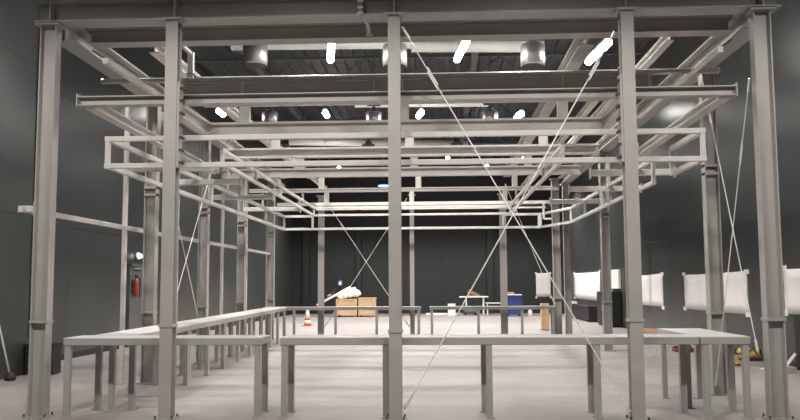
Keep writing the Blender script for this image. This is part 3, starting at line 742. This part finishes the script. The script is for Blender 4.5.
ed = [(i, i + 1) for i in range(7)] + [(3, 8)] + [(i, i + 1) for i in range(8, 12)] + [(3, 13)] + [(i, i + 1) for i in range(13, 17)] + [(0, 18)] + [(i, i + 1) for i in range(18, 22)] + [(0, 23)] + [(i, i + 1) for i in range(23, 27)]
skin_mesh('body', jl, ed, 'skin', t)
f = 1.34
jk = [(j[0], j[1] * f, j[2]) for j in torso[:5] + armL[:3] + armR[:3]]
skin_mesh('jacket', jk, [(0, 1), (1, 2), (2, 3), (3, 4), (3, 5), (5, 6), (6, 7), (3, 8), (8, 9), (9, 10)], 'cloth', t)
tr = [(j[0], j[1] * f, j[2]) for j in torso[:1] + legL[:3] + legR[:3]]
skin_mesh('trousers', tr, [(0, 1), (1, 2), (2, 3), (0, 4), (4, 5), (5, 6)], 'cloth', t)
MB().ball((px, py - .15, 1.68), .165, .15, .2, 18, 12).build('hood', 'hat', t, True)
MB().ball((px, py - .27, 1.655), .095, .06, .11, 14, 8).build('face_mask', 'mask', t, True)
for sx in (-1, 1): MB().ball((px + sx * .035, py - .322, 1.70), .016, .012, .012, 8, 6).build('eye', 'black', t, True)
for arm, sx in ((armL, -1), (armR, 1)):
    tip = V(arm[4][0]); dr = (V(arm[4][0]) - V(arm[3][0])).normalized(); side = dr.cross(V((0, 0, 1))).normalized()
    for k, ln in enumerate((.075, .085, .08, .062)):
        b0 = tip + side * (k - 1.5) * .02 - dr * .02
        MB().tube([b0, b0 + dr * ln * .6, b0 + dr * ln * .9 - V((0, 0, ln * .4))], .009, 6).build('finger', 'skin', t, True)
    b0 = tip - side * .03 * sx - dr * .05
    MB().tube([b0, b0 + dr * .04 - side * .02 * sx, b0 + dr * .07 - side * .015 * sx - V((0, 0, .02))], .01, 6).build('thumb', 'skin', t, True)

# loose boards by the crates
for i, (x0, y, ln, s) in enumerate(((-2.9, 42.3, 1.0, 'nearest the bare crate'), (-2.4, 43.1, 1.1, 'beside the middle post'), (-.8, 43.6, 1.9, 'pale, past the far counter gap'))):
    o = MB().box(x0, x0 + ln, y, y + .3, 0, .08 if i < 2 else .1).build('floor_board', 'woodd' if i < 2 else 'white')
    tag(o, f'loose board lying on the floor at the far end, {s}', 'board', 'loose boards by the crates')
# work table and clutter
t = thing('work_table', 'pale work table at the far end with timber offcuts on top', 'table', (1.75, 43.4, 0))
MB().box(.95, 2.45, 43.05, 43.75, .92, .98).build('table_top', 'white', t)
for x in (1.3, 2.2):
    for y in (43.15, 43.65):
        MB().bar((x, y, 0), (x, y, .92), .06, .06, up=(0, 1, 0)).build('leg', 'zinc', t)
MB().bar((1.3, 43.4, .3), (2.2, 43.4, .3), .05, .05).build('stretcher', 'zinc', t)
for i, (a, b, s) in enumerate((((1.35, 43.3, 1.03), (1.95, 43.3, 1.03), 'lying flat'), ((1.42, 43.45, 1.32), (2.05, 43.45, 1.0), 'tilted, the longer'), ((1.35, 43.2, 1.2), (1.7, 43.2, 1.1), 'tilted, the shorter'))):
    o = MB().bar(a, b, .1, .07).build('timber_offcut', 'woodd'); tag(o, f'brown timber offcut on the pale work table, {s}', 'offcut', 'timber offcuts')
t = thing('air_compressor', 'dark machine on the floor under the work table', 'machine', (1.45, 43.2, 0))
MB().rod((1.15, 43.0, .25), (1.85, 43.0, .25), .17, 18).build('tank', 'truss', t)
MB().box(1.4, 1.65, 42.9, 43.1, .4, .55).build('motor', 'black', t)
for x in (1.25, 1.75): MB().rod((x, 42.9, .07), (x, 43.1, .07), .07, 12).build('wheel', 'rubber', t)
t = thing('carton', 'white carton on the floor beside the work table', 'box', (.55, 43.4, 0))
MB().box(.34, .74, 43.2, 43.6, 0, .58).build('body', 'white', t)
MB().box(.33, .54, 43.19, 43.61, .58, .595).box(.545, .75, 43.19, 43.61, .58, .595).build('flaps', 'white', t)
t = thing('steel_trestle', 'low grey trestle between the work table and the blue bin', 'trestle', (2.75, 43.2, 0))
MB().bar((2.3, 43.2, .62), (3.2, 43.2, .62), .09, .07).build('top_rail', 'rail', t)
for x in (2.4, 3.1):
    for y in (42.95, 43.45): MB().bar((x, y, 0), (x, 43.2, .6), .045, .045, up=(1, 0, 0)).build('leg', 'rail', t)
    MB().bar((x, 43.05, .25), (x, 43.35, .25), .04, .04).build('brace', 'rail', t)
t = thing('wheeled_bin', 'blue wheeled bin behind the slim far post', 'bin', (3.62, 41.7, 0))
MB().prism((3.62, 41.7, .08), (3.62, 41.7, .98), [(-.4, -.36), (.4, -.36), (.4, .36), (-.4, .36)], up=(0, 1, 0)).build('body', 'blue', t)
MB().box(3.19, 4.05, 41.3, 42.1, .98, 1.05).build('rim', 'blue', t)
for x in (3.35, 3.9):
    for y in (41.42, 41.98): MB().rod((x - .03, y, .06), (x + .03, y, .06), .06, 12).build('wheel', 'rubber', t)
MB().bar((3.35, 41.33, .5), (3.35, 41.33, .95), .04, .02).build('rib', 'blue', t)
MB().bar((3.75, 41.33, .5), (3.75, 41.33, .95), .04, .02).build('rib', 'blue', t)
t = thing('packing_sheet', 'folded white packing sheet lying across the blue bin', 'sheet', (3.6, 41.7, 1.05))
MB().box(3.25, 4.0, 41.35, 42.0, 1.05, 1.09).build('lower_fold', 'white', t)
MB().box(3.22, 3.65, 41.38, 41.95, 1.09, 1.2, .04).build('upper_fold', 'card', t)
t = thing('spray_bottle', 'small white bottle on the floor past the blue bin', 'bottle', (4.45, 41.8, 0))
MB().lathe((4.45, 41.8, 0), [(.1, 0), (.11, .02), (.11, .24), (.045, .31)], 16).build('body', 'white', t, True)
MB().lathe((4.45, 41.8, .31), [(.05, 0), (.05, .07), (.03, .09)], 12).build('cap', 'white', t, True)
t = thing('plywood_crate', 'narrow upright plywood crate behind the end of the far counter', 'crate', (3.6, 29.1, 0))
MB().box(3.47, 3.74, 28.95, 29.25, .03, .92).build('body', 'wood', t)
for x in (3.5, 3.71): MB().box(x - .025, x + .025, 28.935, 28.95, .03, .92).build('batten', 'wood', t)
MB().box(3.46, 3.75, 28.93, 29.27, 0, .03).build('base', 'woodd', t)

# ------------------------------------------------------------------ world, camera, view
w = bpy.data.worlds.new('hall_world'); S.world = w; w.use_nodes = True
w.node_tree.nodes['Background'].inputs[0].default_value = (.02, .02, .022, 1)
w.node_tree.nodes['Background'].inputs[1].default_value = .3
cam = bpy.data.cameras.new('camera'); co = bpy.data.objects.new('camera', cam); COL.objects.link(co)
yaw, pitch, roll = .0493, .0907, -.0053
fwd = V((-math.sin(yaw) * math.cos(pitch), math.cos(yaw) * math.cos(pitch), math.sin(pitch)))
rt0 = V((math.cos(yaw), math.sin(yaw), 0)); up0 = rt0.cross(fwd)
r = rt0 * math.cos(roll) + up0 * math.sin(roll); u = -rt0 * math.sin(roll) + up0 * math.cos(roll)
co.matrix_world = Matrix(((r.x, u.x, -fwd.x, 0), (r.y, u.y, -fwd.y, 0), (r.z, u.z, -fwd.z, 1.6), (0, 0, 0, 1)))
cam.sensor_width = 36; cam.lens = 821.3 / 800 * 36; cam.clip_end = 200
S.camera = co
S.view_settings.view_transform = 'Standard'; S.view_settings.look = 'None'
S.view_settings.gamma = 1; S.view_settings.use_curve_mapping = False
S.view_settings.exposure = 0.85
S.cycles.use_denoising = True
S.cycles.max_bounces = 8; S.cycles.diffuse_bounces = 5
